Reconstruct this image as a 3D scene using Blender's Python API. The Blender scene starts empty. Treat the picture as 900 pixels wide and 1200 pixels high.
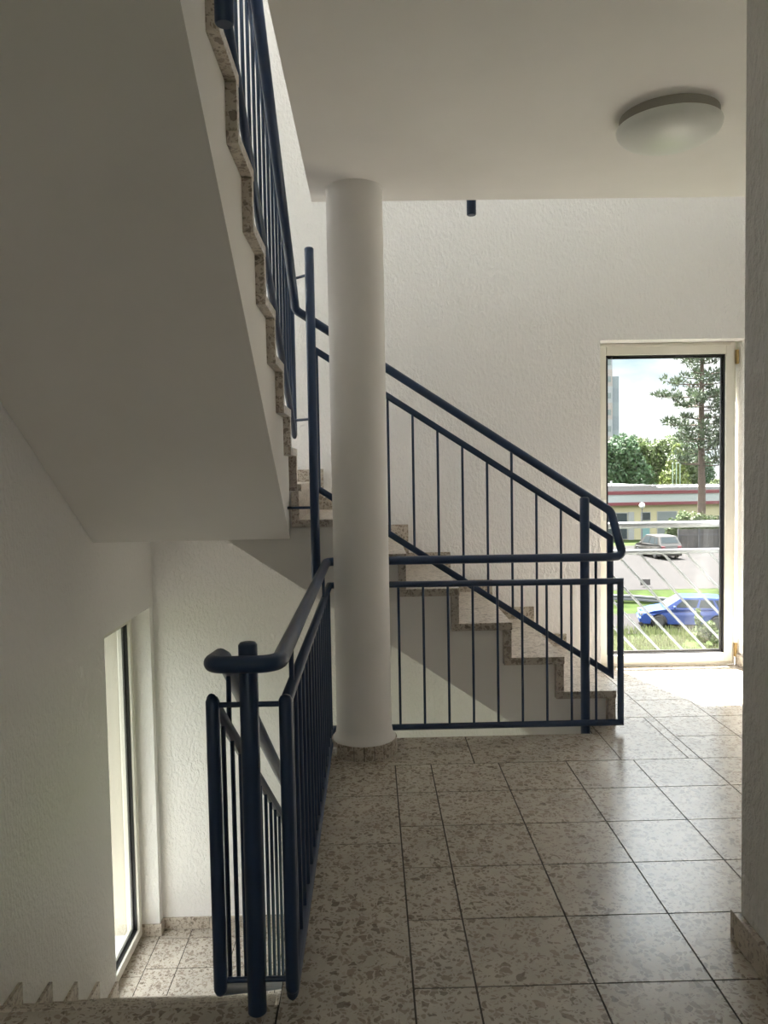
import bpy, bmesh, math, random
from mathutils import Vector, Matrix, noise as mnoise
SC = bpy.context.scene
COL = SC.collection
PI = math.pi

# ------------------------------------------------------------------ camera
cd = bpy.data.cameras.new('camera')
cam = bpy.data.objects.new('camera', cd)
COL.objects.link(cam)
R_ = Vector((0.99970655, -0.01662846, -0.01761552))
U_ = Vector((0.01845403, 0.05169765, 0.99849226))
F_ = Vector((0.01569271, 0.99852433, -0.05198934))
cam.matrix_world = Matrix(((R_.x, U_.x, -F_.x, 0), (R_.y, U_.y, -F_.y, 0), (R_.z, U_.z, -F_.z, 1.3), (0, 0, 0, 1)))
cd.sensor_fit = 'VERTICAL'
cd.sensor_height = 36
cd.lens = 918.17 / 1200 * 36
cd.clip_start = .02
cd.clip_end = 1500
SC.camera = cam

# ------------------------------------------------------------------ light
SUN_STRENGTH = 66.0
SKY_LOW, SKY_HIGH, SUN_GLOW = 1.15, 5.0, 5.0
SC.view_settings.view_transform = 'Standard'
SC.view_settings.look = 'None'
SC.view_settings.gamma = 1
SC.view_settings.use_curve_mapping = False
SC.view_settings.exposure = 0.2
SC.cycles.max_bounces = 16
SC.cycles.diffuse_bounces = 10
SC.cycles.glossy_bounces = 6
SC.cycles.transparent_max_bounces = 24
SC.cycles.caustics_reflective = False
SC.cycles.caustics_refractive = False
SC.cycles.sample_clamp_indirect = 6

sd = bpy.data.lights.new('sun', 'SUN')
sd.energy = SUN_STRENGTH
sd.angle = math.radians(.7)
sd.color = (1.0, .955, .91)
sun = bpy.data.objects.new('sun', sd)
COL.objects.link(sun)
el = math.radians(61.4)
tr = Vector((.262 * math.cos(el), -.965 * math.cos(el), -math.sin(el)))
sun.rotation_euler = tr.to_track_quat('-Z', 'Y').to_euler()
sun.location = (0, 60, 60)

w = bpy.data.worlds.new('sky')
SC.world = w
w.use_nodes = True
nt = w.node_tree
nt.nodes.clear()
def N(t, kind, **kw):
    n = t.nodes.new(kind)
    for k, v in kw.items():
        setattr(n, k, v)
    return n
def ramp(t, stops, interp='LINEAR'):
    n = N(t, 'ShaderNodeValToRGB')
    n.color_ramp.interpolation = interp
    e = n.color_ramp.elements
    while len(e) < len(stops):
        e.new(.5)
    for i, (p, c) in enumerate(stops):
        e[i].position = p
        e[i].color = (*c, 1) if len(c) == 3 else c
    return n
tc = N(nt, 'ShaderNodeTexCoord')
sep = N(nt, 'ShaderNodeSeparateXYZ')
nt.links.new(tc.outputs['Generated'], sep.inputs[0])
elev = ramp(nt, [(0.0, (.74, .84, .90)), (.12, (.62, .78, .90)), (.5, (.84, .92, 1.0))])
nt.links.new(sep.outputs['Z'], elev.inputs[0])
mp = N(nt, 'ShaderNodeMapping')
mp.inputs['Scale'].default_value = (5, 5, 13)
mp.inputs['Location'].default_value = (.4, .2, .35)
nt.links.new(tc.outputs['Generated'], mp.inputs[0])
cn = N(nt, 'ShaderNodeTexNoise')
cn.inputs['Scale'].default_value = 1.3
cn.inputs['Detail'].default_value = 7
nt.links.new(mp.outputs[0], cn.inputs['Vector'])
cr = ramp(nt, [(.36, (0, 0, 0)), (.54, (1, 1, 1))])
nt.links.new(cn.outputs[0], cr.inputs[0])
mixc = N(nt, 'ShaderNodeMix', data_type='RGBA')
nt.links.new(cr.outputs[0], mixc.inputs[0])
nt.links.new(elev.outputs[0], mixc.inputs[6])
mixc.inputs[7].default_value = (1.0, 1.0, 1.0, 1)
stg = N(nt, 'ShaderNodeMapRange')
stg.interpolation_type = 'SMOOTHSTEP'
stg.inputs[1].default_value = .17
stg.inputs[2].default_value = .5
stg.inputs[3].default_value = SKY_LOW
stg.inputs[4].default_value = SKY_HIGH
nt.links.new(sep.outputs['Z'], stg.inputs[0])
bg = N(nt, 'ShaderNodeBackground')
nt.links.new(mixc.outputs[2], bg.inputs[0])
dt = N(nt, 'ShaderNodeVectorMath', operation='DOT_PRODUCT')      # glow around the sun, added to brighten the interior
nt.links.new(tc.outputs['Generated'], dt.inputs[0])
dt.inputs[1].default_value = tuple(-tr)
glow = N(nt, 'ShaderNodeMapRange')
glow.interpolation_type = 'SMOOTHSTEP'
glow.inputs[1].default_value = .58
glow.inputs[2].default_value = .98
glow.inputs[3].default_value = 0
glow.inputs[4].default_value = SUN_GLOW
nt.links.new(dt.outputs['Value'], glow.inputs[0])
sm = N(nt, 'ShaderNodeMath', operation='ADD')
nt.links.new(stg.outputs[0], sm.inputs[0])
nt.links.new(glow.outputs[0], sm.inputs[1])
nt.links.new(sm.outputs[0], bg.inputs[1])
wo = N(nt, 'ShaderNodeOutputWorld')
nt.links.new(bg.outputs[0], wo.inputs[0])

# ------------------------------------------------------------------ materials
def newmat(name):
    m = bpy.data.materials.new(name)
    m.use_nodes = True
    t = m.node_tree
    b = t.nodes['Principled BSDF']
    return m, t, b
def plain(name, col, rough=.5, metal=0., spec=.5, var=0., vscale=8., bump=0., bscale=60.):
    m, t, b = newmat(name)
    b.inputs['Base Color'].default_value = (*col, 1)
    b.inputs['Roughness'].default_value = rough
    b.inputs['Metallic'].default_value = metal
    b.inputs['Specular IOR Level'].default_value = spec
    tcn = N(t, 'ShaderNodeTexCoord')
    if var:
        n = N(t, 'ShaderNodeTexNoise')
        n.inputs['Scale'].default_value = vscale
        n.inputs['Detail'].default_value = 5
        t.links.new(tcn.outputs['Object'], n.inputs['Vector'])
        lo = tuple(max(0, c * (1 - var)) for c in col)
        hi = tuple(min(1, c * (1 + var)) for c in col)
        rp = ramp(t, [(.3, lo), (.7, hi)])
        t.links.new(n.outputs[0], rp.inputs[0])
        t.links.new(rp.outputs[0], b.inputs['Base Color'])
    if bump:
        n2 = N(t, 'ShaderNodeTexNoise')
        n2.inputs['Scale'].default_value = bscale
        n2.inputs['Detail'].default_value = 3
        t.links.new(tcn.outputs['Object'], n2.inputs['Vector'])
        bp = N(t, 'ShaderNodeBump')
        bp.inputs['Strength'].default_value = bump
        bp.inputs['Distance'].default_value = .01
        t.links.new(n2.outputs[0], bp.inputs['Height'])
        t.links.new(bp.outputs[0], b.inputs['Normal'])
    return m

def terrazzo(name, base=(.50, .45, .385), gloss=.3, tile=False, scale=1.):
    m, t, b = newmat(name)
    L = t.links.new
    tcn = N(t, 'ShaderNodeTexCoord')
    add = N(t, 'ShaderNodeVectorMath', operation='ADD')
    L(tcn.outputs['Object'], add.inputs[0])
    if tile:
        a = N(t, 'ShaderNodeAttribute', attribute_name='tile_shift')
        L(a.outputs['Vector'], add.inputs[1])
    else:
        oi = N(t, 'ShaderNodeObjectInfo')
        ml = N(t, 'ShaderNodeMath', operation='MULTIPLY')
        ml.inputs[1].default_value = 37.
        L(oi.outputs['Random'], ml.inputs[0])
        L(ml.outputs[0], add.inputs[1])
    wn = N(t, 'ShaderNodeTexNoise')
    wn.inputs['Scale'].default_value = 22 * scale
    L(add.outputs[0], wn.inputs['Vector'])
    wm = N(t, 'ShaderNodeMixRGB', blend_type='LINEAR_LIGHT')
    wm.inputs[0].default_value = .018
    L(add.outputs[0], wm.inputs[1])
    L(wn.outputs['Color'], wm.inputs[2])
    vec = wm.outputs[0]
    # cement ground
    gn = N(t, 'ShaderNodeTexNoise')
    gn.inputs['Scale'].default_value = 9
    gn.inputs['Detail'].default_value = 6
    L(add.outputs[0], gn.inputs['Vector'])
    g0 = ramp(t, [(.3, tuple(c * .88 for c in base)), (.7, tuple(c * 1.1 for c in base))])
    L(gn.outputs[0], g0.inputs[0])
    cur = g0.outputs[0]
    def chips(cur, sc, edge, thr, stops, w=.05, strength=1.):
        ve = N(t, 'ShaderNodeTexVoronoi', feature='DISTANCE_TO_EDGE')
        ve.inputs['Scale'].default_value = sc * scale
        L(vec, ve.inputs['Vector'])
        vc = N(t, 'ShaderNodeTexVoronoi', feature='F1')
        vc.inputs['Scale'].default_value = sc * scale
        L(vec, vc.inputs['Vector'])
        s = N(t, 'ShaderNodeSeparateColor')
        L(vc.outputs['Color'], s.inputs[0])
        # each chip has its own size
        ex = N(t, 'ShaderNodeMath', operation='MULTIPLY_ADD')
        L(s.outputs[2], ex.inputs[0])
        ex.inputs[1].default_value = .16
        ex.inputs[2].default_value = edge
        sb = N(t, 'ShaderNodeMath', operation='SUBTRACT')
        L(ve.outputs['Distance'], sb.inputs[0])
        L(ex.outputs[0], sb.inputs[1])
        st = N(t, 'ShaderNodeMapRange')
        st.inputs[1].default_value = 0
        st.inputs[2].default_value = w
        L(sb.outputs[0], st.inputs[0])
        gt = N(t, 'ShaderNodeMath', operation='GREATER_THAN')
        gt.inputs[1].default_value = thr
        L(s.outputs[0], gt.inputs[0])
        mu = N(t, 'ShaderNodeMath', operation='MULTIPLY')
        L(st.outputs[0], mu.inputs[0])
        L(gt.outputs[0], mu.inputs[1])
        mu2 = N(t, 'ShaderNodeMath', operation='MULTIPLY')
        mu2.inputs[1].default_value = strength
        L(mu.outputs[0], mu2.inputs[0])
        rc = ramp(t, stops, 'CONSTANT')
        L(s.outputs[1], rc.inputs[0])
        mx = N(t, 'ShaderNodeMixRGB')
        L(mu2.outputs[0], mx.inputs[0])
        L(cur, mx.inputs[1])
        L(rc.outputs[0], mx.inputs[2])
        return mx.outputs[0]
    brown = [(0, (.21, .165, .13)), (.35, (.27, .215, .17)), (.65, (.15, .115, .088)), (.85, (.31, .255, .205))]
    light = [(0, (.52, .46, .39)), (.5, (.42, .355, .285)), (.8, (.24, .19, .15))]
    cur = chips(cur, 105, .03, .5, light, .08, .6)
    cur = chips(cur, 75, .03, .62, brown, .06, .7)
    cur = chips(cur, 42, .02, .62, brown, .04, .74)
    L(cur, b.inputs['Base Color'])
    b.inputs['Roughness'].default_value = gloss
    b.inputs['Specular IOR Level'].default_value = .5
    return m

def plaster(name, col=(.90, .885, .88), strength=.55, scale=55):
    m, t, b = newmat(name)
    L = t.links.new
    b.inputs['Base Color'].default_value = (*col, 1)
    b.inputs['Roughness'].default_value = .85
    b.inputs['Specular IOR Level'].default_value = .2
    tcn = N(t, 'ShaderNodeTexCoord')
    mpn = N(t, 'ShaderNodeMapping')
    mpn.inputs['Scale'].default_value = (1, 1, .55)
    L(tcn.outputs['Object'], mpn.inputs[0])
    n = N(t, 'ShaderNodeTexNoise')
    n.inputs['Scale'].default_value = scale
    n.inputs['Detail'].default_value = 4
    n.inputs['Roughness'].default_value = .6
    L(mpn.outputs[0], n.inputs['Vector'])
    r = ramp(t, [(.42, (0, 0, 0)), (.62, (1, 1, 1))])
    L(n.outputs[0], r.inputs[0])
    bp = N(t, 'ShaderNodeBump')
    bp.inputs['Strength'].default_value = strength
    bp.inputs['Distance'].default_value = .006
    L(r.outputs[0], bp.inputs['Height'])
    L(bp.outputs[0], b.inputs['Normal'])
    return m

def glassmat(name, tint=(.97, .985, .98), refl=1.):
    m = bpy.data.materials.new(name)
    m.use_nodes = True
    t = m.node_tree
    t.nodes.clear()
    tr_ = N(t, 'ShaderNodeBsdfTransparent')
    tr_.inputs[0].default_value = (*tint, 1)
    gl = N(t, 'ShaderNodeBsdfGlossy')
    gl.inputs['Roughness'].default_value = .02
    lw = N(t, 'ShaderNodeLayerWeight')
    lw.inputs[0].default_value = .5
    pw = N(t, 'ShaderNodeMath', operation='POWER')
    pw.inputs[1].default_value = 5
    t.links.new(lw.outputs['Facing'], pw.inputs[0])
    mu = N(t, 'ShaderNodeMath', operation='MULTIPLY_ADD')
    mu.inputs[1].default_value = .9 * refl
    mu.inputs[2].default_value = .035 * refl
    t.links.new(pw.outputs[0], mu.inputs[0])
    mx = N(t, 'ShaderNodeMixShader')
    t.links.new(mu.outputs[0], mx.inputs[0])
    t.links.new(tr_.outputs[0], mx.inputs[1])
    t.links.new(gl.outputs[0], mx.inputs[2])
    o = N(t, 'ShaderNodeOutputMaterial')
    t.links.new(mx.outputs[0], o.inputs[0])
    return m

def leafmat(name, col, var=.35, trans=.25):
    m, t, b = newmat(name)
    L = t.links.new
    geo = N(t, 'ShaderNodeNewGeometry')
    lo = tuple(c * (1 - var) for c in col)
    hi = tuple(c * (1 + var) for c in col)
    rp = ramp(t, [(0, lo), (1, hi)])
    L(geo.outputs['Random Per Island'], rp.inputs[0])
    L(rp.outputs[0], b.inputs['Base Color'])
    b.inputs['Roughness'].default_value = .6
    b.inputs['Specular IOR Level'].default_value = .3
    tl = N(t, 'ShaderNodeBsdfTranslucent')
    L(rp.outputs[0], tl.inputs[0])
    mx = N(t, 'ShaderNodeMixShader')
    mx.inputs[0].default_value = trans
    L(b.outputs[0], mx.inputs[1])
    L(tl.outputs[0], mx.inputs[2])
    L(mx.outputs[0], t.nodes['Material Output'].inputs[0])
    return m

M = {}
M['wall'] = plaster('rough white plaster')
M['wall_grey'] = plaster('grey roughcast plaster', (.76, .745, .735), .9, 45)
M['white'] = plain('smooth white paint', (.88, .86, .845), .75, spec=.25, var=.02, vscale=3)
M['soffit'] = plain('painted concrete', (.85, .825, .80), .8, spec=.2, var=.02, vscale=3)
M['terrazzo'] = terrazzo('terrazzo', base=(.54, .485, .42), scale=1.15)
M['terrazzo_tile'] = terrazzo('terrazzo tiles', tile=True, gloss=.24, scale=1.15)
M['grout'] = plain('dark grout', (.035, .028, .024), .9)
M['navy'] = plain('navy blue paint', (.020, .044, .104), .32, spec=.5, var=.06, vscale=20)
M['frame'] = plain('cream plastic frame', (.80, .78, .70), .35, var=.02)
M['gasket'] = plain('black rubber', (.012, .012, .014), .5)
M['hinge'] = plain('aged brass hinge', (.42, .30, .13), .45, metal=.6)
M['handle'] = plain('white handle', (.72, .71, .66), .35)
M['glass'] = glassmat('window glass')
M['lampglass'] = plain('opal glass', (.74, .76, .73), .36, spec=.5)
M['lampbase'] = plain('lamp base', (.32, .305, .27), .6)  # darkened to paint in the shade of the gap above the glass
M['galv'] = plain('galvanised steel', (.135, .14, .145), .55, metal=.2, var=.12, vscale=25)
M['sill'] = plain('white metal sill', (.75, .75, .72), .4)
M['outer'] = plain('outside render', (.78, .75, .67), .9, bump=.3, bscale=40)
M['asphalt'] = plain('asphalt', (.0155, .0137, .0132), .95, spec=.2, var=.12, vscale=.6)
M['lawn'] = plain('lawn', (.024, .037, .009), 1, spec=.1, var=.35, vscale=1.2, bump=.6, bscale=12)
M['grass'] = leafmat('grass blades', (.088, .105, .044), .4, .3)
M['bark'] = plain('pine bark', (.09, .062, .048), .95, var=.35, vscale=6, bump=.8, bscale=14)
M['pine'] = leafmat('pine needles', (.062, .085, .048), .5, .15)
M['leaf_dark'] = leafmat('dark leaves', (.048, .088, .042), .4)
M['leaf_mid'] = leafmat('green leaves', (.082, .112, .040), .4)
M['leaf_light'] = leafmat('fresh leaves', (.125, .160, .045), .35)
M['leaf_olive'] = leafmat('olive leaves', (0.0718, 0.0997, 0.0399), .4)
M['hedge'] = leafmat('hedge leaves', (0.0874, 0.121, 0.047), .4)
M['tower_pink'] = None

# ------------------------------------------------------------------ mesh helpers
class MB:
    def __init__(s):
        s.v, s.f, s.sm, s.mi = [], [], [], []
    def add(s, vs, fs, smooth=False, mi=0):
        o = len(s.v)
        s.v += [tuple(v) for v in vs]
        for f in fs:
            s.f.append(tuple(i + o for i in f))
            s.sm.append(smooth)
            s.mi.append(mi)
    def box(s, x0, x1, y0, y1, z0, z1, mi=0):
        vs = [(x, y, z) for z in (z0, z1) for y in (y0, y1) for x in (x0, x1)]
        s.add(vs, [(0, 2, 3, 1), (4, 5, 7, 6), (0, 1, 5, 4), (2, 6, 7, 3), (0, 4, 6, 2), (1, 3, 7, 5)], mi=mi)
        return s
    def prism(s, poly, axis, a0, a1, mi=0):
        """poly: list of 2D points; axis 0: (y,z) extruded in x; 1: (x,z) in y; 2: (x,y) in z"""
        def P(p, a):
            return (a, p[0], p[1]) if axis == 0 else ((p[0], a, p[1]) if axis == 1 else (p[0], p[1], a))
        n = len(poly)
        vs = [P(p, a0) for p in poly] + [P(p, a1) for p in poly]
        fs = [tuple(range(n)), tuple(range(2 * n - 1, n - 1, -1))]
        fs += [(i, i + n, (i + 1) % n + n, (i + 1) % n) for i in range(n)]
        s.add(vs, fs, mi=mi)
        return s
    def tube(s, pts, r, seg=14, closed=False, caps=True, radii=None, smooth=True):
        pts = [Vector(p) for p in pts]
        n = len(pts)
        rings = []
        nsg = n if closed else n - 1
        dirs = [(pts[(i + 1) % n] - pts[i]).normalized() for i in range(nsg)]
        d0 = dirs[0]
        up = Vector((0, 0, 1)) if abs(d0.z) < .9 else Vector((0, 1, 0))
        nn = (up - d0 * up.dot(d0)).normalized()
        for i, p in enumerate(pts):
            if closed:
                a = dirs[i - 1] if i else dirs[0]
                b = dirs[i]
                am = dirs[i - 1]
            else:
                a = am = dirs[max(0, i - 1)]
                b = dirs[min(nsg - 1, i)]
            if i > 0:
                nb = a.rotation_difference(b) @ nn
            else:
                nb = nn
            bb = b.cross(nb)
            t = (am + b).normalized()
            den = max(.25, b.dot(t))
            rr = radii[i] if radii else r
            ring = []
            for k in range(seg):
                an = 2 * PI * k / seg
                o = nb * math.cos(an) * rr + bb * math.sin(an) * rr
                ring.append(p + o - b * (o.dot(t) / den))
            rings.append(ring)
            nn = (nb - b * nb.dot(b)).normalized()
        vs = [v for rg in rings for v in rg]
        fs = []
        m = n if closed else n - 1
        for i in range(m):
            j = (i + 1) % n
            # for closed loops find the best rotation of the last ring
            off = 0
            if closed and j == 0:
                off = min(range(seg), key=lambda o: sum(((rings[i][k] - pts[i]).cross(dirs[i]).normalized() - (rings[0][(k + o) % seg] - pts[0]).cross(dirs[i]).normalized()).length for k in range(0, seg, 3)))
            for k in range(seg):
                k2 = (k + 1) % seg
                fs.append((i * seg + k, i * seg + k2, j * seg + (k2 + off) % seg, j * seg + (k + off) % seg))
        o0 = len(s.v)
        s.add(vs, fs, smooth)
        if caps and not closed:
            s.add(rings[0], [tuple(range(seg - 1, -1, -1))])
            s.add(rings[-1], [tuple(range(seg))])
        return s
    def lathe(s, prof, c, seg=32, axis=2, smooth=True):
        """prof: (radius, height) list"""
        vs, fs = [], []
        for r, h in prof:
            for k in range(seg):
                a = 2 * PI * k / seg
                x, y = r * math.cos(a), r * math.sin(a)
                vs.append((c[0] + x, c[1] + y, c[2] + h) if axis == 2 else ((c[0] + x, c[1] + h, c[2] + y) if axis == 1 else (c[0] + h, c[1] + x, c[2] + y)))
        for i in range(len(prof) - 1):
            for k in range(seg):
                k2 = (k + 1) % seg
                fs.append((i * seg + k, i * seg + k2, (i + 1) * seg + k2, (i + 1) * seg + k))
        fs.append(tuple(range(seg - 1, -1, -1)))
        n = len(prof) - 1
        fs.append(tuple(n * seg + k for k in range(seg)))
        s.add(vs, fs[:-2], smooth)
        s.add(vs, fs[-2:], False)
        return s
    def ball(s, c, r, seg=16, rings=10, sz=None):
        sz = sz or (r, r, r)
        vs, fs = [(c[0], c[1], c[2] - sz[2])], []
        for i in range(1, rings):
            t = PI * i / rings
            for k in range(seg):
                a = 2 * PI * k / seg
                vs.append((c[0] + sz[0] * math.sin(t) * math.cos(a), c[1] + sz[1] * math.sin(t) * math.sin(a), c[2] - sz[2] * math.cos(t)))
        vs.append((c[0], c[1], c[2] + sz[2]))
        L = len(vs) - 1
        for k in range(seg):
            k2 = (k + 1) % seg
            fs.append((0, 1 + k2, 1 + k))
            for i in range(rings - 2):
                fs.append((1 + i * seg + k, 1 + i * seg + k2, 1 + (i + 1) * seg + k2, 1 + (i + 1) * seg + k))
            fs.append((L, 1 + (rings - 2) * seg + k, 1 + (rings - 2) * seg + k2))
        s.add(vs, fs, True)
        return s
    def xform(s, mat):
        s.v = [tuple(mat @ Vector(v)) for v in s.v]
        return s
    def build(s, name, mats, parent=None, bevel=0., recalc=True, weld=False, bseg=2, origin=None):
        me = bpy.data.meshes.new(name)
        if parent is not None:
            w_ = parent
            off = Vector((0, 0, 0))
            while w_ is not None:
                off += Vector(w_.location)
                w_ = w_.parent
        else:
            if origin is None:
                xs = [v[0] for v in s.v]; ys = [v[1] for v in s.v]; zs = [v[2] for v in s.v]
                origin = ((min(xs) + max(xs)) / 2, (min(ys) + max(ys)) / 2, min(zs))
            off = Vector(origin)
        me.from_pydata([(v[0] - off.x, v[1] - off.y, v[2] - off.z) for v in s.v], [], s.f)
        me.polygons.foreach_set('use_smooth', s.sm)
        mats = mats if isinstance(mats, (list, tuple)) else [mats]
        for m in mats:
            me.materials.append(m)
        me.polygons.foreach_set('material_index', s.mi)
        if recalc or weld:
            bm = bmesh.new()
            bm.from_mesh(me)
            if weld:
                bmesh.ops.remove_doubles(bm, verts=bm.verts, dist=1e-5)
            bmesh.ops.recalc_face_normals(bm, faces=bm.faces)
            bm.to_mesh(me)
            bm.free()
        me.update()
        o = bpy.data.objects.new(name, me)
        COL.objects.link(o)
        if parent is not None:
            o.parent = parent
        else:
            o.location = off
        if bevel:
            b = o.modifiers.new('bevel', 'BEVEL')
            b.width = bevel
            b.segments = bseg
            b.limit_method = 'ANGLE'
        return o

def tag(o, label, cat, group=None, kind=None):
    if label: o['label'] = label
    if cat: o['category'] = cat
    if group: o['group'] = group
    if kind: o['kind'] = kind
    return o
def thing(name, loc, label, cat, group=None, kind=None):
    e = bpy.data.objects.new(name, None)
    COL.objects.link(e)
    e.location = loc
    e.empty_display_size = .1
    return tag(e, label, cat, group, kind)
def struct(o, label, cat):
    return tag(o, label, cat, kind='structure')
def fillet(pts, r, n=7):
    """round the inner corners of a polyline"""
    pts = [Vector(p) for p in pts]
    rs = r if isinstance(r, (list, tuple)) else [r] * len(pts)
    out = [pts[0]]
    for i in range(1, len(pts) - 1):
        a = (pts[i - 1] - pts[i]); b = (pts[i + 1] - pts[i])
        la, lb = a.length, b.length
        a.normalize(); b.normalize()
        ang = a.angle(b)
        d = min(rs[i] / math.tan(ang / 2), la * .49, lb * .49)
        rad = d * math.tan(ang / 2)
        cdir = (a + b).normalized()
        c = pts[i] + cdir * (rad / math.sin(ang / 2))
        p0 = pts[i] + a * d; p1 = pts[i] + b * d
        v0 = p0 - c; v1 = p1 - c
        tot = v0.angle(v1)
        ax = v0.cross(v1).normalized()
        for k in range(n + 1):
            out.append(c + Matrix.Rotation(tot * k / n, 3, ax) @ v0)
    out.append(pts[-1])
    return out

# ------------------------------------------------------------------ dimensions
FARY = 4.90; OUTY = 5.26
LEFTX = -1.385; OUTX = -1.745
RIGHTX = 2.37
EDGEX, EDGEY, NOSEY = -.25, 3.76, 1.86
CEIL = 2.57; STOREY = 2.848
RISE = .178
LOWZ = -1.602
TOPZ = 5.42; BOTZ = -2.85

# ------------------------------------------------------------------ setting: walls, floor, ceiling
# wall at the back of the stairwell, with the tall window hole
m = MB()
m.box(OUTX, 1.44, FARY, OUTY, BOTZ, TOPZ)
m.box(1.44, 2.37, FARY, OUTY, BOTZ, -.02)
m.box(1.44, 2.37, FARY, OUTY, 2.09, TOPZ)
m.box(2.37, 2.75, FARY, OUTY, BOTZ, TOPZ)
struct(m.build('wall_back', [M['wall']]), 'white rough-plastered wall behind the stairs with the tall window', 'wall')
# left wall, window holes at the two half landings
m = MB()
WY0, WY1 = 4.006, 4.83
m.box(OUTX, LEFTX, -2.5, WY0, BOTZ, TOPZ)
m.box(OUTX, LEFTX, WY1, FARY, BOTZ, TOPZ)
for z0, z1 in ((BOTZ, LOWZ - .02), (.482, 1.243), (3.33, TOPZ)):
    m.box(OUTX, LEFTX, WY0, WY1, z0, z1)
struct(m.build('wall_left', [M['wall']]), 'white rough-plastered wall at the left with a window by the lower landing', 'wall')
m = MB().box(RIGHTX, 2.75, 2.06, FARY, BOTZ, TOPZ)
struct(m.build('wall_right', [M['wall']]), 'narrow strip of white wall to the right of the tall window', 'wall')
m = MB().box(.985, 2.75, -2.5, 2.06, -.28, STOREY)
struct(m.build('wall_corner', [M['wall_grey']], bevel=.004), 'dark grey rough-plastered wall edge at the right of the picture', 'wall')
m = MB()
m.box(OUTX, -.9, -2.8, -2.5, BOTZ, TOPZ); m.box(.3, 2.75, -2.8, -2.5, BOTZ, TOPZ)
m.box(-.9, .3, -2.8, -2.5, BOTZ, .85); m.box(-.9, .3, -2.8, -2.5, 2.25, TOPZ)  # opening added behind the camera to let fill light in
struct(m.build('wall_rear', [M['wall']]), 'white wall behind the viewer with an added light opening', 'wall')

M['reveal'] = plain('cream reveal render', (.46, .43, .36), .9)
m = MB()
m.box(OUTX - .002, -1.585, WY1 - .012, WY1, LOWZ + .012, .482); m.box(OUTX - .002, -1.585, WY0, WY0 + .012, LOWZ + .012, .482); m.box(OUTX - .002, -1.585, WY0, WY1, .47, .482)
struct(m.build('trim_1', [M['reveal']]), 'cream outer reveal of the left landing window', 'window reveal')

# ceiling slab (underside of the floor above)
poly = [(EDGEX - .005, EDGEY), (RIGHTX, EDGEY), (RIGHTX, 2.06), (.985, 2.06), (.985, -2.5), (LEFTX, -2.5), (LEFTX, 1.515), (EDGEX - .005, 1.515)]
m = MB().prism(poly, 2, CEIL, STOREY)
struct(m.build('ceiling', [M['white']]), 'smooth white ceiling slab above the landing', 'ceiling')
LX0, LX1, LY0, LY1 = -.45, .45, 3.4, 4.1  # rooflight opening, added out of view to brighten the stairwell
m = MB()
m.box(OUTX, LX0, -2.8, OUTY, TOPZ, TOPZ + .25)
m.box(LX1, 2.75, -2.8, OUTY, TOPZ, TOPZ + .25)
m.box(LX0, LX1, -2.8, LY0, TOPZ, TOPZ + .25)
m.box(LX0, LX1, LY1, OUTY, TOPZ, TOPZ + .25)
struct(m.build('ceiling', [M['white']]), 'ceiling with an added light opening at the top of the stairwell', 'ceiling')
e = thing('fill_rooflight', ((LX0 + LX1) / 2, (LY0 + LY1) / 2, TOPZ + .25), 'added unseen rooflight brightening the stairwell', 'window', kind='structure')
m = MB()
m.box(LX0 - .06, LX0, LY0 - .06, LY1 + .06, TOPZ + .25, TOPZ + .33); m.box(LX1, LX1 + .06, LY0 - .06, LY1 + .06, TOPZ + .25, TOPZ + .33)
m.box(LX0, LX1, LY0 - .06, LY0, TOPZ + .25, TOPZ + .33); m.box(LX0, LX1, LY1, LY1 + .06, TOPZ + .25, TOPZ + .33)
m.build('frame', M['frame'], e)
MB().box(LX0 - .05, LX1 + .05, LY0 - .05, LY1 + .05, TOPZ + .33, TOPZ + .345).build('glass_pane', M['glass'], e)

rng = random.Random(5)
def tile_floor(name, slabs, rects, z, thick, gap=.005):
    m = MB()
    for poly in slabs:
        m.prism(poly, 2, z - thick, z - .004, 0)
        m.prism([(x, y) for x, y in poly], 2, z - .0045, z - .0018, 1)
    shift = [(0, 0, 0)] * len(m.v)
    for x0, x1, y0, y1 in rects:
        n0 = len(m.v)
        g = gap / 2
        m.box(x0 + g, x1 - g, y0 + g, y1 - g, z - .003, z, 2)
        sh = (rng.uniform(0, 40), rng.uniform(0, 40), rng.uniform(0, 40))
        shift += [sh] * (len(m.v) - n0)
    o = m.build(name, [M['white'], M['grout'], M['terrazzo_tile']], recalc=True)
    at = o.data.attributes.new('tile_shift', 'FLOAT_VECTOR', 'POINT')
    at.data.foreach_set('vector', [c for s_ in shift for c in s_])
    return o
def cells(xs, ys):
    return [(xs[i], xs[i + 1], ys[j], ys[j + 1]) for i in range(len(xs) - 1) for j in range(len(ys) - 1)]
RB = 3.4035
rects = []
rows = [RB - .3 * k for k in range(0, 20)]
rows_near = [y for y in rows if y > -2.5][::-1]
colx = [.083, .2409, .5409, .8409, .985]
cut = 2.06
ys_far = sorted([y for y in rows if y > cut])
k0 = ys_far[0]
ynear = sorted([y for y in rows if -2.5 < y < cut] + [-2.5])
rects += cells([.083, .2409, .5409, .8409, 1.1409], ynear[-1:] + ys_far)[:]
rects = [(x0, min(x1, .985) if y1 <= cut else x1, y0, y1) for x0, x1, y0, y1 in rects]
rects += cells([.083, .2409, .5409, .8409, .985], ynear)
rects += cells([1.1409, 1.4409, 1.7409, 2.0409, 2.3409, 2.37], [2.06] + ys_far)
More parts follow.
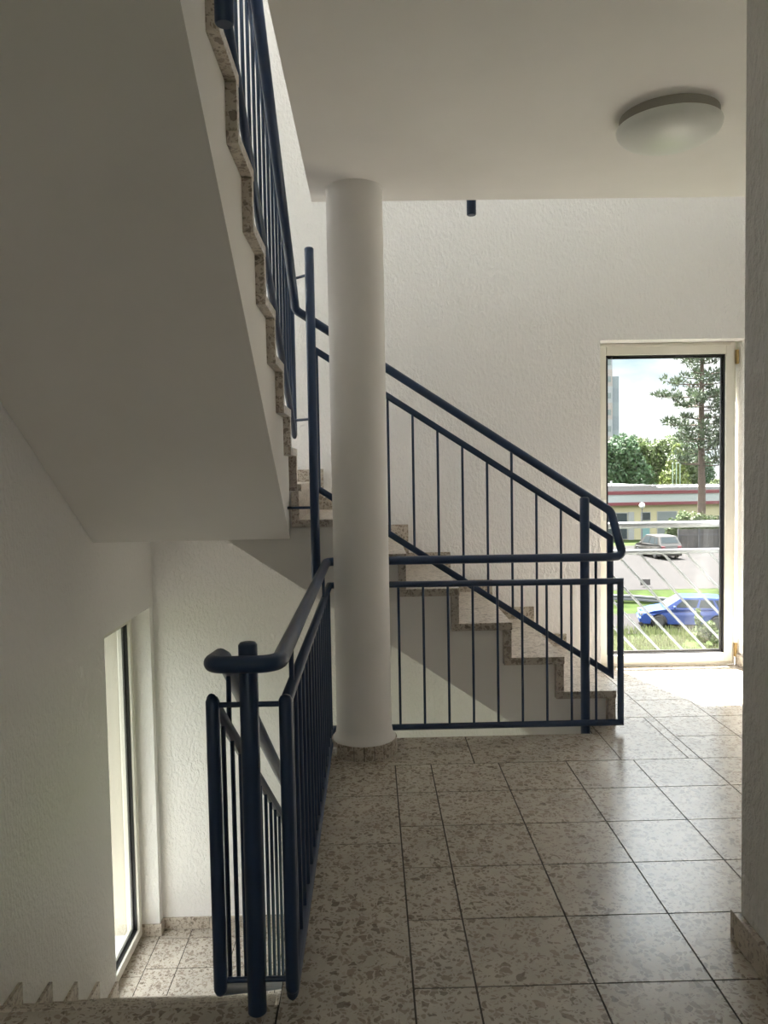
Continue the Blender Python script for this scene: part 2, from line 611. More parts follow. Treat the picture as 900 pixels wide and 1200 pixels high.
# border strips
rects += [(EDGEX, .435, RB, EDGEY), (.435, 1.09, RB, EDGEY)]
rects += cells([EDGEX, .083], [-2.5, -1.5, -.4, .7, 1.62, 2.676, 3.079, RB])
rects += cells([LEFTX, EDGEX], [-2.5, -1.3, -.2, .75, 1.5, NOSEY])
rects += [(1.09, 1.39, RB, 3.99), (1.39, 1.4409, RB, 3.99), (1.06, 1.4409, 3.99, 4.45), (1.06, 1.4409, 4.45, FARY), (1.06, 1.09, EDGEY, 3.99)]
rects += cells([1.4409, 1.7409, 2.0409, 2.3409, 2.37], [RB, 3.69, 3.985, 4.286, 4.586, FARY])
rects += [(1.4409, 1.90, FARY, 5.03), (1.90, 2.36, FARY, 5.03)]
slab = [(EDGEX, EDGEY), (1.06, EDGEY), (1.06, FARY), (1.44, FARY), (1.44, 5.03), (2.37, 5.03), (2.37, FARY), (2.37, 2.06), (.985, 2.06), (.985, -2.5), (LEFTX, -2.5), (LEFTX, NOSEY), (EDGEX, NOSEY)]
struct(tile_floor('floor', [slab], rects, 0, .278), 'beige terrazzo tile floor of the landing', 'floor')
lr = []
for x0, x1, y0, y1 in cells([LEFTX, -1.195, -.895, -.595, -.295], [3.93, 4.19, 4.49, 4.79, FARY]):
    lr.append((x0, x1, y0, y1))
lr += [(-1.505, LEFTX, WY0, 4.42), (-1.505, LEFTX, 4.42, WY1)]
struct(tile_floor('floor', [[(LEFTX, 3.93), (-.295, 3.93), (-.295, FARY), (LEFTX, FARY)], [(-1.505, WY0), (LEFTX, WY0), (LEFTX, WY1), (-1.505, WY1)]], lr, LOWZ, .27), 'terrazzo tile floor of the lower half landing by the left window', 'floor')
m = MB().box(OUTX, 2.75, -2.8, OUTY, BOTZ - .2, BOTZ)
struct(m.build('floor', [M['terrazzo']]), 'floor at the bottom of the stairwell', 'floor')

# ------------------------------------------------------------------ windows
def window(name, axis, a0, a1, z0, z1, plane, sgn, label, handle_at=None, hinge_at=None, detail=True):
    """axis 1: window in the XZ plane at y=plane, interior towards -sgn"""
    e = thing(name, ((a0 + a1) / 2, plane, z0) if axis == 1 else (plane, (a0 + a1) / 2, z0), label, 'window', kind='structure')
    def bx(m, p0, p1, d0, d1, q0, q1):
        lo, hi = sorted((plane + sgn * d0, plane + sgn * d1))
        if axis == 1: m.box(p0, p1, lo, hi, q0, q1)
        else: m.box(lo, hi, p0, p1, q0, q1)
    def ring(m, i0, i1, d0, d1):
        """rectangular ring between insets i0 and i1 (i = (side, bottom, top))"""
        s0, b0, t0 = i0; s1, b1, t1 = i1
        bx(m, a0 + s0, a0 + s1, d0, d1, z0 + b0, z1 - t0)
        bx(m, a1 - s1, a1 - s0, d0, d1, z0 + b0, z1 - t0)
        bx(m, a0 + s1, a1 - s1, d0, d1, z0 + b0, z0 + b1)
        bx(m, a0 + s1, a1 - s1, d0, d1, z1 - t1, z1 - t0)
    m = MB(); ring(m, (0, 0, 0), (.04, .045, .045), .0, .075)
    m.build('frame', M['frame'], e, bevel=.004)
    m = MB(); ring(m, (.022, .022, .022), (.072, .078, .078), -.016, .062)
    sash = m.build('sash', M['frame'], e, bevel=.005)
    m = MB(); ring(m, (.072, .078, .078), (.078, .084, .084), .0, .03)
    m.build('gasket', M['gasket'], e)
    m = MB(); ring(m, (.078, .084, .084), (.092, .098, .098), .018, .03)
    m.build('spacer_bar', M['gasket'], e)
    m = MB(); bx(m, a0 + .07, a1 - .07, .012, .034, z0 + .076, z1 - .076)
    m.build('glass_pane', M['glass'], e)
    if handle_at:
        ha, hz = handle_at
        m = MB()
        bx(m, ha - .014, ha + .014, -.026, -.016, hz - .035, hz + .035)
        bx(m, ha - .008, ha + .008, -.056, -.026, hz - .008, hz + .008)
        bx(m, ha - .010, ha + .010, -.066, -.052, hz - .115, hz + .012)
        tag(m.build('handle', M['handle'], e, bevel=.004), 'white window handle', None)
    if hinge_at is not None:
        for hz in (z0 + .10, z1 - .10):
            m = MB()
            bx(m, hinge_at - .008, hinge_at + .008, -.03, -.005, hz - .045, hz + .045)
            tag(m.build('hinge', M['hinge'], e, bevel=.003), 'brass hinge', None)
    return e
window('window_1', 1, 1.44, 2.355, 0.0, 2.09, 5.03, 1, 'tall cream framed window looking out onto the car park', handle_at=(1.485, 1.07), hinge_at=2.352)
window('window_2', 0, WY0, WY1, LOWZ, .482, -1.505, -1, 'tall white framed window at the left beside the lower landing')
window('window_3', 0, WY0, WY1, 1.243, 3.33, -1.505, -1, 'window of the upper half landing hidden behind the stairs')
window('fill_window', 1, -.9, .3, .85, 2.25, -2.6, -1, 'added fill-light window in the unseen wall behind the viewer')  # added behind the camera to lift the interior brightness
# outside sills
m = MB().box(1.44, 2.37, 5.105, 5.32, -.04, -.005)
tag(m.build('window_sill', M['sill']), 'white metal sill outside below the tall window', 'sill')
m = MB().box(-1.80, -1.58, WY0, WY1, LOWZ - .04, LOWZ + .01)
tag(m.build('window_sill', M['sill']), 'white metal sill outside below the left landing window', 'sill')

# ------------------------------------------------------------------ skirting boards
def skirt(name, boxes, label):
    m = MB()
    for b in boxes: m.box(*b)
    o = m.build(name, M['terrazzo'], bevel=.002)
    return struct(o, label, 'baseboard')
def split(a0, a1, n):
    return [(a0 + (a1 - a0) * i / n + .001, a0 + (a1 - a0) * (i + 1) / n - .001) for i in range(n)]
skirt('baseboard_corner', [(.965, .985, y0, y1, 0, .082) for y0, y1 in split(-.94, 2.06, 10)] + [(.965, 2.37, 2.06, 2.078, 0, .082)], 'terrazzo skirting along the dark wall at the lower right corner')
skirt('baseboard_right', [(2.352, 2.37, y0, y1, 0, .075) for y0, y1 in split(2.08, 5.02, 10)], 'terrazzo skirting stub right of the tall window')
skirt('baseboard_back', [(x0, x1, 4.885, FARY, LOWZ, LOWZ + .075) for x0, x1 in split(LEFTX, -.185, 4)] + [(LEFTX, -1.372, 4.83, 4.885, LOWZ, LOWZ + .075), (-1.505, -1.372, 4.816, 4.83, LOWZ, LOWZ + .075)], 'terrazzo skirting at the foot of the wall on the lower landing')

# ------------------------------------------------------------------ column
e = thing('column', (-.053, 3.60, 0), 'round white plastered column standing on the landing corner', 'column')
prof = [(.146, .066), (.146, .072), (.134, .085), (.1285, .12), (.1275, .3), (.1275, CEIL - .006), (.131, CEIL)]
MB().lathe(prof, (-.053, 3.60, 0), 56).build('column_shaft', M['white'], e)
m = MB()
nt_ = 20
for k in range(nt_):
    a0 = 2 * PI * k / nt_ + .012; a1 = 2 * PI * (k + 1) / nt_ - .012
    ri, ro = .135, .152
    pts = [(-.053 + r * math.cos(a), 3.60 + r * math.sin(a)) for r, a in ((ri, a0), (ro, a0), (ro, (a0 + a1) / 2), (ro, a1), (ri, a1))]
    m.prism(pts, 2, .0, .066)
m.build('skirting_ring', M['terrazzo'], e)
MB().lathe([(.149, .0), (.149, .064)], (-.053, 3.60, 0), 40).build('grout_ring', M['grout'], e)

# ------------------------------------------------------------------ stairs
TT = .038   # tread thickness
def half(m):
    return m
# flight up along the back wall, climbing to the left
def nose_x(k): return 1.215 - .2615 * (k - 1)
SY0 = 3.868
e = thing('staircase', (.6, 4.4, 0), 'terrazzo stair flight rising to the left along the back wall', 'stairs', group=None)
for k in range(1, 7):
    zt = RISE * k
    xb = nose_x(k + 1) - .042
    MB().box(xb, nose_x(k), SY0, FARY - .003, zt - TT, zt).build('tread', M['terrazzo'], e, bevel=.003)
for k in range(0, 7):
    zb = RISE * k
    xf = nose_x(k + 1) - .004
    MB().box(xf - .038, xf, SY0 + .002, FARY - .003, zb + (.0005 if k else 0), zb + RISE - TT - .0005).build('riser', M['terrazzo'], e, bevel=.002)
MB().box(LEFTX + .003, nose_x(7), 3.985, FARY - .003, 1.243 - TT, 1.243).build('landing_slab', M['terrazzo'], e, bevel=.003)
# concrete body under the treads
pts = []
for k in range(1, 8):
    pts += [(nose_x(k) - .043, RISE * (k - 1) - TT if k > 1 else -.05), (nose_x(k) - .043, RISE * k - TT)]
top = [(nose_x(1) - .044, -.06)] + pts[1:] + [(LEFTX + .003, 1.243 - TT)]
bot = [(LEFTX + .003, .972), (-.725, .972), (1.0, -.1945), (1.0, -.2), (1.055, -.2), (1.055, -.06)]
MB().prism(top + bot, 1, 3.905, FARY - .003).build('stair_slab', M['soffit'], e)
# skirting along the wall
m = MB()
for k in range(1, 7):
    z = RISE * k; xr = nose_x(k + 1) - .003
    m.box(xr + .001, nose_x(k), FARY - .018, FARY - .003, z, z + .075)
    m.box(xr + .001, xr + .06, FARY - .0185, FARY - .003, z + .075, z + RISE + .075)
m.box(LEFTX + .003, nose_x(7), FARY - .018, FARY - .003, 1.243, 1.318)
m.build('skirting', M['terrazzo'], e)

# flight on the left, climbing from the half landing towards the viewer
XS, XO = -.408, -.373
def back_y(k): return 3.965 - .266 * k
e = thing('staircase', (-.9, 3.0, 0.98), 'stair flight overhead at the left with grey underside and terrazzo step ends', 'stairs')
for k in range(1, 9):
    zt = 1.243 + RISE * k
    MB().box(LEFTX + .003, XO, back_y(k), back_y(k - 1) + .043, zt - TT, zt).build('tread', M['terrazzo'], e, bevel=.002)
for k in range(0, 9):
    zb = 1.243 + RISE * k
    MB().box(LEFTX + .003, XO - .001, back_y(k), back_y(k) + .038, zb + .0005, zb + RISE - TT - .0005).build('riser', M['terrazzo'], e, bevel=.002)
MB().box(LEFTX + .003, XO, 3.965, 3.984, 1.243 - TT, 1.243).build('landing_edge', M['terrazzo'], e)
top = [(3.903, 1.243 + RISE - TT - .001)]
for k in range(1, 9):
    top += [(back_y(k) - .0005, 1.243 + RISE * k - TT - .001), (back_y(k) - .0005, 1.243 + RISE * (k + 1) - TT - .001)]
top += [(1.5165, 1.243 + RISE * 9 - TT)]
sl = .672
poly = top + [(1.5165, .972 + sl * (3.89 - 1.5165)), (3.89, .972), (3.903, .972)]
MB().prism(poly, 0, LEFTX + .003, XS).build('stair_slab', M['soffit'], e)

# flight on the left going down to the lower half landing
e = thing('staircase', (-.8, 2.9, LOWZ), 'terrazzo stair flight leading down at the lower left', 'stairs')
XD = -.40
for k in range(1, 9):
    zt = -RISE * k
    MB().box(LEFTX + .003, XD, NOSEY - .042 + .266 * (k - 1), NOSEY + .266 * k, zt - TT, zt).build('tread', M['terrazzo'], e, bevel=.002)
for k in range(0, 9):
    zt = -RISE * k
    yf = NOSEY - .004 + .266 * k
    MB().box(LEFTX + .003, XD - .001, yf - .038, yf, zt - RISE + .0005, zt - TT - .0005).build('riser', M['terrazzo'], e, bevel=.002)
poly = []
for k in range(0, 9):
    poly += [(NOSEY - .0435 + .266 * k, -RISE * k - TT - .001), (NOSEY - .0435 + .266 * k, -RISE * (k + 1) - TT - .001)]
poly = poly[1:]
poly += [(3.925, LOWZ - TT), (3.925, LOWZ - .26), (3.80, LOWZ - .26), (NOSEY - .0435, -.30)]
MB().prism(poly, 0, LEFTX + .003, XD - .01).build('stair_slab', M['soffit'], e)
m = MB()
for k in range(1, 9):
    z = -RISE * k
    y1 = NOSEY + .266 * k; y0 = y1 - .266
    m.box(LEFTX + .001, LEFTX + .016, y0, y1 - .001, z, z + .085)
    m.box(LEFTX + .001, LEFTX + .0155, y1 - .055, y1 - .0015, z - RISE + .0, z)
m.build('skirting', M['terrazzo'], e)

# ------------------------------------------------------------------ railings
def lerp(a, b, t): return a + (b - a) * t
HB = .0062
def post(parent, x, y, z0, z1, r=.0225):
    prof = [(r - .003, 0), (r, .003), (r, z1 - z0 - .008), (r * .8, z1 - z0 - .002), (r * .35, z1 - z0)]
    return MB().lathe(prof, (x, y, z0), 24).build('newel_post', M['navy'], parent)
def pin(parent, a, b, r=.0068):
    return MB().tube([a, b], r, 10).build('bracket', M['navy'], parent)
RX, RY = -.212, 3.775      # planes of the landing balustrade
HZ = .868
# --- landing balustrade
e = thing('railing', (RX, 2.8, 0), 'navy blue tube railing around the landing edge, in front of and beside the column', 'railing', group=None)
HX, GX = -.222, -.382
UY0 = 1.789
path = [(GX, 1.93, .848), (GX, UY0, .861), (HX, UY0, .861), (HX, RY, HZ), (1.155, RY, HZ - .004)]
hp = fillet(path, [0, .048, .048, .05, 0], 9)
MB().tube(hp, .0205, 18).build('handrail', M['navy'], e)
PY = 1.845
post(e, -.298, PY - .012, .0, .905)
fr = [(RX, 1.835, .052), (RX, 1.835, .758), (RX, RY, .752), (1.205, RY, .745), (1.205, RY, .047), (RX, RY, .047)]
MB().tube(fr, .0155, 14, closed=True).build('panel_frame', M['navy'], e)
prof = [(.004, -.004), (.012, .002), (.0165, .012), (.0165, .715), (.012, .724), (.004, .728)]
MB().lathe(prof, (RX, 1.83, .05), 18).build('end_bar', M['navy'], e)
y = 1.83 + .118
while y < 3.72:
    MB().tube([(RX, y, .05), (RX, y, .755)], HB, 8).build('baluster', M['navy'], e)
    y += .118
for k in range(-2, 9):
    x = .122 + .1203 * k
    MB().tube([(x, RY, .047), (x, RY, .748)], HB, 8).build('baluster', M['navy'], e)
for pt in ((RX, 1.98), (RX, 3.33), (1.085, RY)):
    pin(e, (pt[0], pt[1], .752), (pt[0], pt[1], .856))
for z in (.755, .083):
    pin(e, (-.298, 1.832, z), (RX, 1.832, z))
# --- railing of the flight going down
DX = -.384
e = thing('railing', (DX, 2.8, -.9), 'navy blue railing sloping down beside the lower left stair flight', 'railing')
SL = .667
MB().tube([(GX, 1.925, .849), (GX, 1.97, .834), (GX, 3.9, .834 - SL * 1.93)], .0205, 18).build('handrail', M['navy'], e)
fr = [(DX, 1.835, .06), (DX, 1.835, .758), (DX, 3.80, .758 - SL * 1.965), (DX, 3.80, .06 - SL * 1.965)]
MB().tube(fr, .0155, 14, closed=True).build('panel_frame', M['navy'], e)
MB().lathe(prof, (DX, 1.83, .05), 18).build('end_bar', M['navy'], e)
y = 1.83 + .118
while y < 3.76:
    d = -SL * (y - 1.835)
    MB().tube([(DX, y, .06 + d), (DX, y, .758 + d)], HB, 8).build('baluster', M['navy'], e)
    y += .118
for y in (2.03, 3.4):
    d = -SL * (y - 1.835)
    pin(e, (DX, y, .755 + d), (GX, y, .834 - SL * (y - 1.97)))
for z in (.755, .083):
    pin(e, (DX, 1.832, z), (-.300, 1.832, z))
# --- railing of the flight going up along the back wall
UY = 3.842
e = thing('railing', (.5, UY, 0), 'navy blue railing sloping up over the stair flight right of the column', 'railing')
hz = lambda x: 1.170 + .655 * (1.048 - x)
path = [(1.15, RY, HZ - .004), (1.222, RY + .01, HZ - .002), (1.180, UY, 1.082), (-.35, UY, hz(-.35)), (-.35, 3.77, hz(-.35) + .05)]
MB().tube(fillet(path, [0, .03, .05, .03, 0], 9), .0205, 18).build('handrail', M['navy'], e)
tz = lambda x: .952 + .655 * (1.176 - x)
bz = lambda x: .272 + .66 * (1.176 - x)
fr = [(1.176, UY, tz(1.176)), (-.262, UY, tz(-.262)), (-.262, UY, bz(-.262)), (1.176, UY, bz(1.176))]
MB().tube(fr, .0155, 14, closed=True).build('panel_frame', M['navy'], e)
for k in range(-2, 9):
    x = .087 + .1207 * k
    MB().tube([(x, UY, bz(x)), (x, UY, tz(x))], HB, 8).build('baluster', M['navy'], e)
post(e, 1.04, 3.808, -.2, 1.157)
for x in (-.12, .69):
    pin(e, (x, UY, tz(x)), (x, UY, hz(x)))
# --- railing of the flight overhead
VX, VH = -.386, -.35
e = thing('railing', (VX, 2.8, 1.4), 'navy blue railing rising towards the ceiling on the upper left stair flight, with tall post', 'railing')
h0 = hz(-.35)
MB().tube([(VH, 3.775, h0 + .047), (VH, 3.70, h0 + .10), (VH, 1.93, h0 + .10 + .667 * 1.77)], .0205, 18).build('handrail', M['navy'], e)
tb = lambda y: 1.50 + .64 * (4.0 - y)
tt = lambda y: tb(y) + .67
fr = [(VX, 4.0, tb(4.0)), (VX, 4.0, tt(4.0)), (VX, 1.96, tt(1.96)), (VX, 1.96, tb(1.96))]
MB().tube(fr, .0155, 14, closed=True).build('panel_frame', M['navy'], e)
y = 4.0 - .118
while y > 2.0:
    MB().tube([(VX, y, tb(y)), (VX, y, tt(y))], HB, 8).build('baluster', M['navy'], e)
    y -= .118
for y in (3.5, 2.3):
    pin(e, (VX, y, tt(y)), (VH, y, h0 + .10 + .667 * (3.70 - y)))
post(e, -.276, 3.80, .752, 2.372)
pin(e, (-.276, 3.80, 2.245), (VX + .01, 3.90, 2.245))
pin(e, (-.276, 3.80, 1.558), (VX + .01, 3.99, 1.565))
pin(e, (-.276, 3.80, 1.13), (XS - .01, 3.80, 1.13))
post(e, -.322, 1.887, 2.345, 3.6)
# --- lone post end below the ceiling edge
e = thing('railing', (.502, 3.80, 2.5), 'short blue post end hanging below the ceiling edge', 'railing')
post(e, .502, 3.80, 2.512, 3.75)
fr = [(-.2, 3.80, 2.92), (-.2, 3.80, 3.6), (2.2, 3.80, 3.6), (2.2, 3.80, 2.92)]
MB().tube(fr, .0155, 14, closed=True).build('panel_frame', M['navy'], e)

# ------------------------------------------------------------------ ceiling lamp
LC = (1.106, 2.90)
e = thing('ceiling_light', (LC[0], LC[1], CEIL), 'round opal glass ceiling light, switched off', 'ceiling light')
MB().lathe([(.168, -.040), (.174, -.034), (.174, 0)], (LC[0], LC[1], CEIL), 48).build('lamp_base', M['lampbase'], e)
pr = [(.006, -.110)]
for i in range(1, 13):
    t = i / 12 * PI / 2
    pr.append(((.184) * math.sin(t), -.044 - .066 * math.cos(t)))
pr += [(.1855, -.040), (.184, -.036), (.178, -.036), (.16, -.041)]
MB().lathe(pr, (LC[0], LC[1], CEIL), 56).build('glass_shade', M['lampglass'], e)

# ------------------------------------------------------------------ outside the window: balustrade
BY = 5.40
e = thing('balustrade', (1.9, BY, 0), 'galvanised steel guard rail with slanting bars outside the tall window', 'railing')
MB().tube([(1.33, BY, .895), (2.50, BY, .895)], .0235, 16).build('top_rail', M['galv'], e)
MB().tube([(1.33, BY, .708), (2.50, BY, .708)], .0175, 16).build('lower_rail', M['galv'], e)
MB().tube([(1.33, BY, -.10), (2.50, BY, -.10)], .0175, 16).build('lower_rail', M['galv'], e)
for x in (1.345, 2.485):
    MB().box(x - .015, x + .015, OUTY - .02, BY + .01, .70, .90).build('wall_bracket', M['galv'], e)
    MB().box(x - .012, x + .012, BY - .012, BY + .012, -.10, .90).build('upright', M['galv'], e)
sx = .163
for i in range(-4, 9):
    x0 = 1.365 + sx * i; x1 = x0 + .80 * .92
    z0, z1 = .70, -.10
    if x1 < 1.35 or x0 > 2.48: continue
    a = [x0, z0]; b = [x1, z1]
    if x0 < 1.35:
        t = (1.35 - x0) / (x1 - x0); a = [1.35, lerp(z0, z1, t)]
    if x1 > 2.48:
        t = (2.48 - x0) / (x1 - x0); b = [2.48, lerp(z0, z1, t)]
    MB().tube([(a[0], BY, a[1]), (b[0], BY, b[1])], .0085, 10).build('slanting_bar', M['galv'], e)

# ------------------------------------------------------------------ outside: ground
GZ, LZ = -6.2, -5.4
def sheet(name, pts, mat, label, cat):
    """polyline profile (y,z) swept over x"""
    m = MB()
    x0, x1 = -60, 140
    n = len(pts)
    vs = [(x, y, z) for x in (x0, x1) for y, z in pts]
    fs = [(i, i + 1, n + i + 1, n + i) for i in range(n - 1)]
    vs += [(x, y, z - .4) for x in (x0, x1) for y, z in pts]
    fs += [(2 * n + i, 3 * n + i, 3 * n + i + 1, 2 * n + i + 1) for i in range(n - 1)]
    m.add(vs, fs)
    o = m.build(name, mat, recalc=False)
    return struct(o, label, cat)
sheet('ground_lawn', [(-40, GZ - .02), (34.7, GZ - .02)], M['lawn'], 'green lawn below the window', 'lawn')
sheet('ground_road', [(34.7, GZ), (39.6, GZ)], M['asphalt'], 'road strip where the blue car stands', 'road')
sheet('ground_verge', [(39.6, GZ), (40.6, -6.1), (42.3, LZ - .03)], M['lawn'], 'grass verge behind the blue car', 'lawn')
sheet('ground_lot', [(42.3, LZ - .02), (60, LZ), (66, LZ), (66.2, LZ)], M['asphalt'], 'asphalt car park in front of the flat building', 'car park')
sheet('ground_back', [(66.2, LZ), (400, LZ)], M['lawn'], 'grass behind the car park', 'lawn')

M['paving'] = plain('pale paving', (.032, .030, .026), .9, var=.1)
struct(MB().box(-40, -2.2, -6, 30, GZ - .2, GZ + .02).build('ground_path', M['paving']), 'pale paved yard at the left of the house', 'paving')
# grass blades, uncountable
rg = random.Random(11)
def blades(x0, x1, y0, y1, z, n, h0, h1, wd):
    m = MB()
    for i in range(n):
        x = rg.uniform(x0, x1); y = rg.uniform(y0, min(y1, 35.2 - .26 * (x - 12.6))); h = rg.uniform(h0, h1)
        if (x - 13.9) ** 2 + (y - 32.2) ** 2 < .8: continue
        if mnoise.noise((x * .5, y * .5, 1.3)) < -.15: h *= .45
        a = rg.uniform(0, 2 * PI); dx, dy = math.cos(a) * wd, math.sin(a) * wd
        lx, ly = rg.uniform(-.4, .4) * h, rg.uniform(-.4, .4) * h
        m.add([(x - dx, y - dy, z), (x + dx, y + dy, z), (x + lx + dx * .3, y + ly, z + h), (x + lx - dx * .3, y + ly, z + h)], [(0, 1, 2, 3)])
    return m
m = blades(8.5, 16.5, 28.0, 35.6, GZ - .05, 9000, .12, .42, .022)
tag(m.build('grass', M['grass'], recalc=False), 'tall seeding grass in front of the blue car', 'grass', kind='stuff')
m = blades(11, 22, 39.8, 42.3, GZ + .0, 1, .1, .2, .02)

# ------------------------------------------------------------------ outside: vegetation
def leaves(m, c, rad, n, size, rg, shell=.55, flat=.5):
    for i in range(n):
        while True:
            d = Vector((rg.gauss(0, 1), rg.gauss(0, 1), rg.gauss(0, 1)))
            if d.length > .01: break
        d.normalize()
        k = shell + (1 - shell) * rg.random() ** .6
        bump = .82 + .3 * mnoise.noise(d * 2.3 + Vector(c) * .37)
        p = Vector((c[0] + d.x * rad[0] * k * bump, c[1] + d.y * rad[1] * k * bump, c[2] + d.z * rad[2] * k * bump))
        nrm = (d + Vector((rg.uniform(-1, 1), rg.uniform(-1, 1), rg.uniform(-1, 1))) * .9).normalized()
        a = nrm.orthogonal().normalized()
        a = Matrix.Rotation(rg.uniform(0, 2 * PI), 3, nrm) @ a
        b = nrm.cross(a)
        s = size * rg.uniform(.6, 1.35)
        m.add([p - a * s, p - b * s * flat, p + a * s, p + b * s * flat], [(0, 1, 2, 3)])
def needles(m, c, rad, n, size, rg):
    for i in range(n):
        d = Vector((rg.gauss(0, 1), rg.gauss(0, 1), rg.gauss(0, 1))).normalized()
        k = rg.random() ** .45
        p = Vector((c[0] + d.x * rad[0] * k, c[1] + d.y * rad[1] * k, c[2] + d.z * rad[2] * k))
        up = (d + Vector((0, 0, .9)) + Vector((rg.uniform(-.6, .6), rg.uniform(-.6, .6), rg.uniform(-.6, .6)))).normalized()
        side = up.orthogonal().normalized()
        side = Matrix.Rotation(rg.uniform(0, 2 * PI), 3, up) @ side
        s = size * rg.uniform(.7, 1.3)
        m.add([p - side * s * .30, p + side * s * .30, p + up * s], [(0, 1, 2)])
def tree(name, x, y, z, clumps, n, size, mat, label, trunk_r=.25, seed=1, group=None):
    r = random.Random(seed)
    e = thing(name, (x, y, z), label, 'tree', group=group)
    m = MB()
    tot = sum(c[3] * c[4] for c in clumps)
    for (dx, dy, dz, ra, rz) in clumps:
        leaves(m, (x + dx, y + dy, z + dz), (ra, ra, rz), int(n * ra * rz / tot), size, r)
    m.build('foliage', mat, e, recalc=False)
    tops = max(c[2] for c in clumps)
    t = MB().tube([(x, y, z - .2), (x + .1, y, z + tops * .4), (x, y + .1, z + tops * .85)], trunk_r, 9, radii=[trunk_r, trunk_r * .75, trunk_r * .3])
    for (dx, dy, dz, ra, rz) in clumps[:4]:
        t.tube([(x + .05, y, z + tops * .3), (x + dx * .6, y + dy * .6, z + dz * .8), (x + dx, y + dy, z + dz)], .1, 6, radii=[trunk_r * .5, trunk_r * .3, .04])
    t.build('trunk', M['bark'], e)
    return e
tree('broadleaf_tree', 31.6, 100, LZ, [(-1.5, 0, 4.5, 3.6, 4.2), (.6, 0, 8.2, 2.9, 3.4), (2.4, -.5, 5.0, 2.4, 3.6), (-2.5, 0, 8.0, 2.6, 3.0), (1.2, -1, 2.8, 3.0, 2.6)], 10000, .27, M['leaf_dark'], 'dark green bushy tree at the left edge of the tall window', seed=3)
tree('broadleaf_tree', 37.6, 113, LZ, [(0, 0, 5.5, 3.4, 4.5), (-2.2, 0, 6.5, 2.6, 3.4), (2.6, 0, 7.2, 2.8, 3.6), (.5, 0, 9.2, 2.2, 2.2), (4.6, 0, 8.6, 2.4, 2.6)], 10000, .27, M['leaf_mid'], 'bright green broad tree between the dark tree and the pine', seed=4)
tree('conical_tree', 37.0, 96, LZ, [(0, 0, 2.2, 2.9, 2.6), (.3, 0, 4.6, 2.1, 2.4), (.5, 0, 6.7, 1.35, 2.0), (.6, 0, 8.3, .7, 1.3)], 9500, .22, M['leaf_light'], 'yellow green conical tree rising behind the flat roof', seed=5)
tree('broadleaf_tree', 47.2, 126, LZ, [(-1.5, 0, 6, 3.2, 4.2), (1.6, 0, 8.5, 3.0, 3.6), (-3.6, 0, 9.0, 2.6, 2.8), (3.6, 0, 6, 2.8, 4.2)], 10000, .27, M['leaf_olive'], 'dull green tree behind the flagpoles and the pine', seed=6)
tree('broadleaf_tree', 54.0, 136, LZ, [(-1.5, 0, 5, 3.2, 4.2), (1.2, 0, 8.0, 3.0, 3.4), (3.6, 0, 5.5, 2.8, 4.0), (-4.5, 0, 3.5, 3.0, 3.2)], 9000, .27, M['leaf_dark'], 'dark tree at the right edge of the tall window behind the pine', seed=7)
tree('round_tree', 41.6, 92, LZ, [(0, 0, 2.6, 1.7, 2.4), (.7, 0, 4.6, 1.3, 1.6), (-.9, 0, 3.8, 1.1, 1.5)], 5500, .21, M['leaf_mid'], 'small green tree behind the flagpoles', seed=8, trunk_r=.15)

# the tall pine
px_, py_ = 27.95, 66.0
e = thing('pine_tree', (px_, py_, LZ), 'tall pine with open tiered branches and a bare straight trunk', 'tree')
t = MB()
t.tube([(px_, py_, LZ - .1), (px_ + .08, py_, -1), (px_, py_, 4), (px_ + .05, py_, 9), (px_, py_, 14.2)], .3, 12, radii=[.36, .31, .25, .17, .05])
t.build('trunk', M['bark'], e)
r = random.Random(21)
br = MB(); nd = MB()
z = 2.0
tier = 0
spec = [(2.0, 3.4), (2.8, 2.4), (3.7, 3.3), (4.7, 3.0), (5.5, 3.7), (6.6, 3.5), (7.3, 3.9), (8.5, 2.7), (9.3, 2.6), (10.3, 2.0), (11.2, 1.8), (12.1, 1.4), (13.0, 1.0), (13.7, .6)]
for zt, ln in spec:
    nb = 5
    off = r.uniform(0, 2 * PI)
    for b in range(nb):
        a = off + 2 * PI * b / nb + r.uniform(-.45, .45)
        L_ = ln * r.uniform(.6, 1.12)
        d = Vector((math.cos(a), math.sin(a), 0))
        z0 = zt - .45 + r.uniform(-.35, .3)
        up_ = r.uniform(.15, .75)
        p0 = Vector((px_, py_, z0)); p1 = p0 + d * L_ * .6 + Vector((0, 0, .05)); p2 = p0 + d * L_ + Vector((0, 0, up_))
        br.tube([p0, p1, p2], .05, 6, radii=[.06, .04, .02])
        nc = max(2, int(L_ / .62))
        for k in range(nc):
            f = lerp(.42, 1.0, (k + .5) / nc)
            q_ = p0.lerp(p1, f / .6) if f < .6 else p1.lerp(p2, (f - .6) / .4)
            c = q_ + Vector((r.uniform(-.3, .3), r.uniform(-.3, .3), .16 + r.uniform(-.12, .22)))
            s = r.uniform(.34, .68)
            needles(nd, c, (s * 1.15, s * 1.15, s * .6), int(64 * s), .30, r)
br.build('branches', M['bark'], e)
nd.build('needles', M['pine'], e, recalc=False)

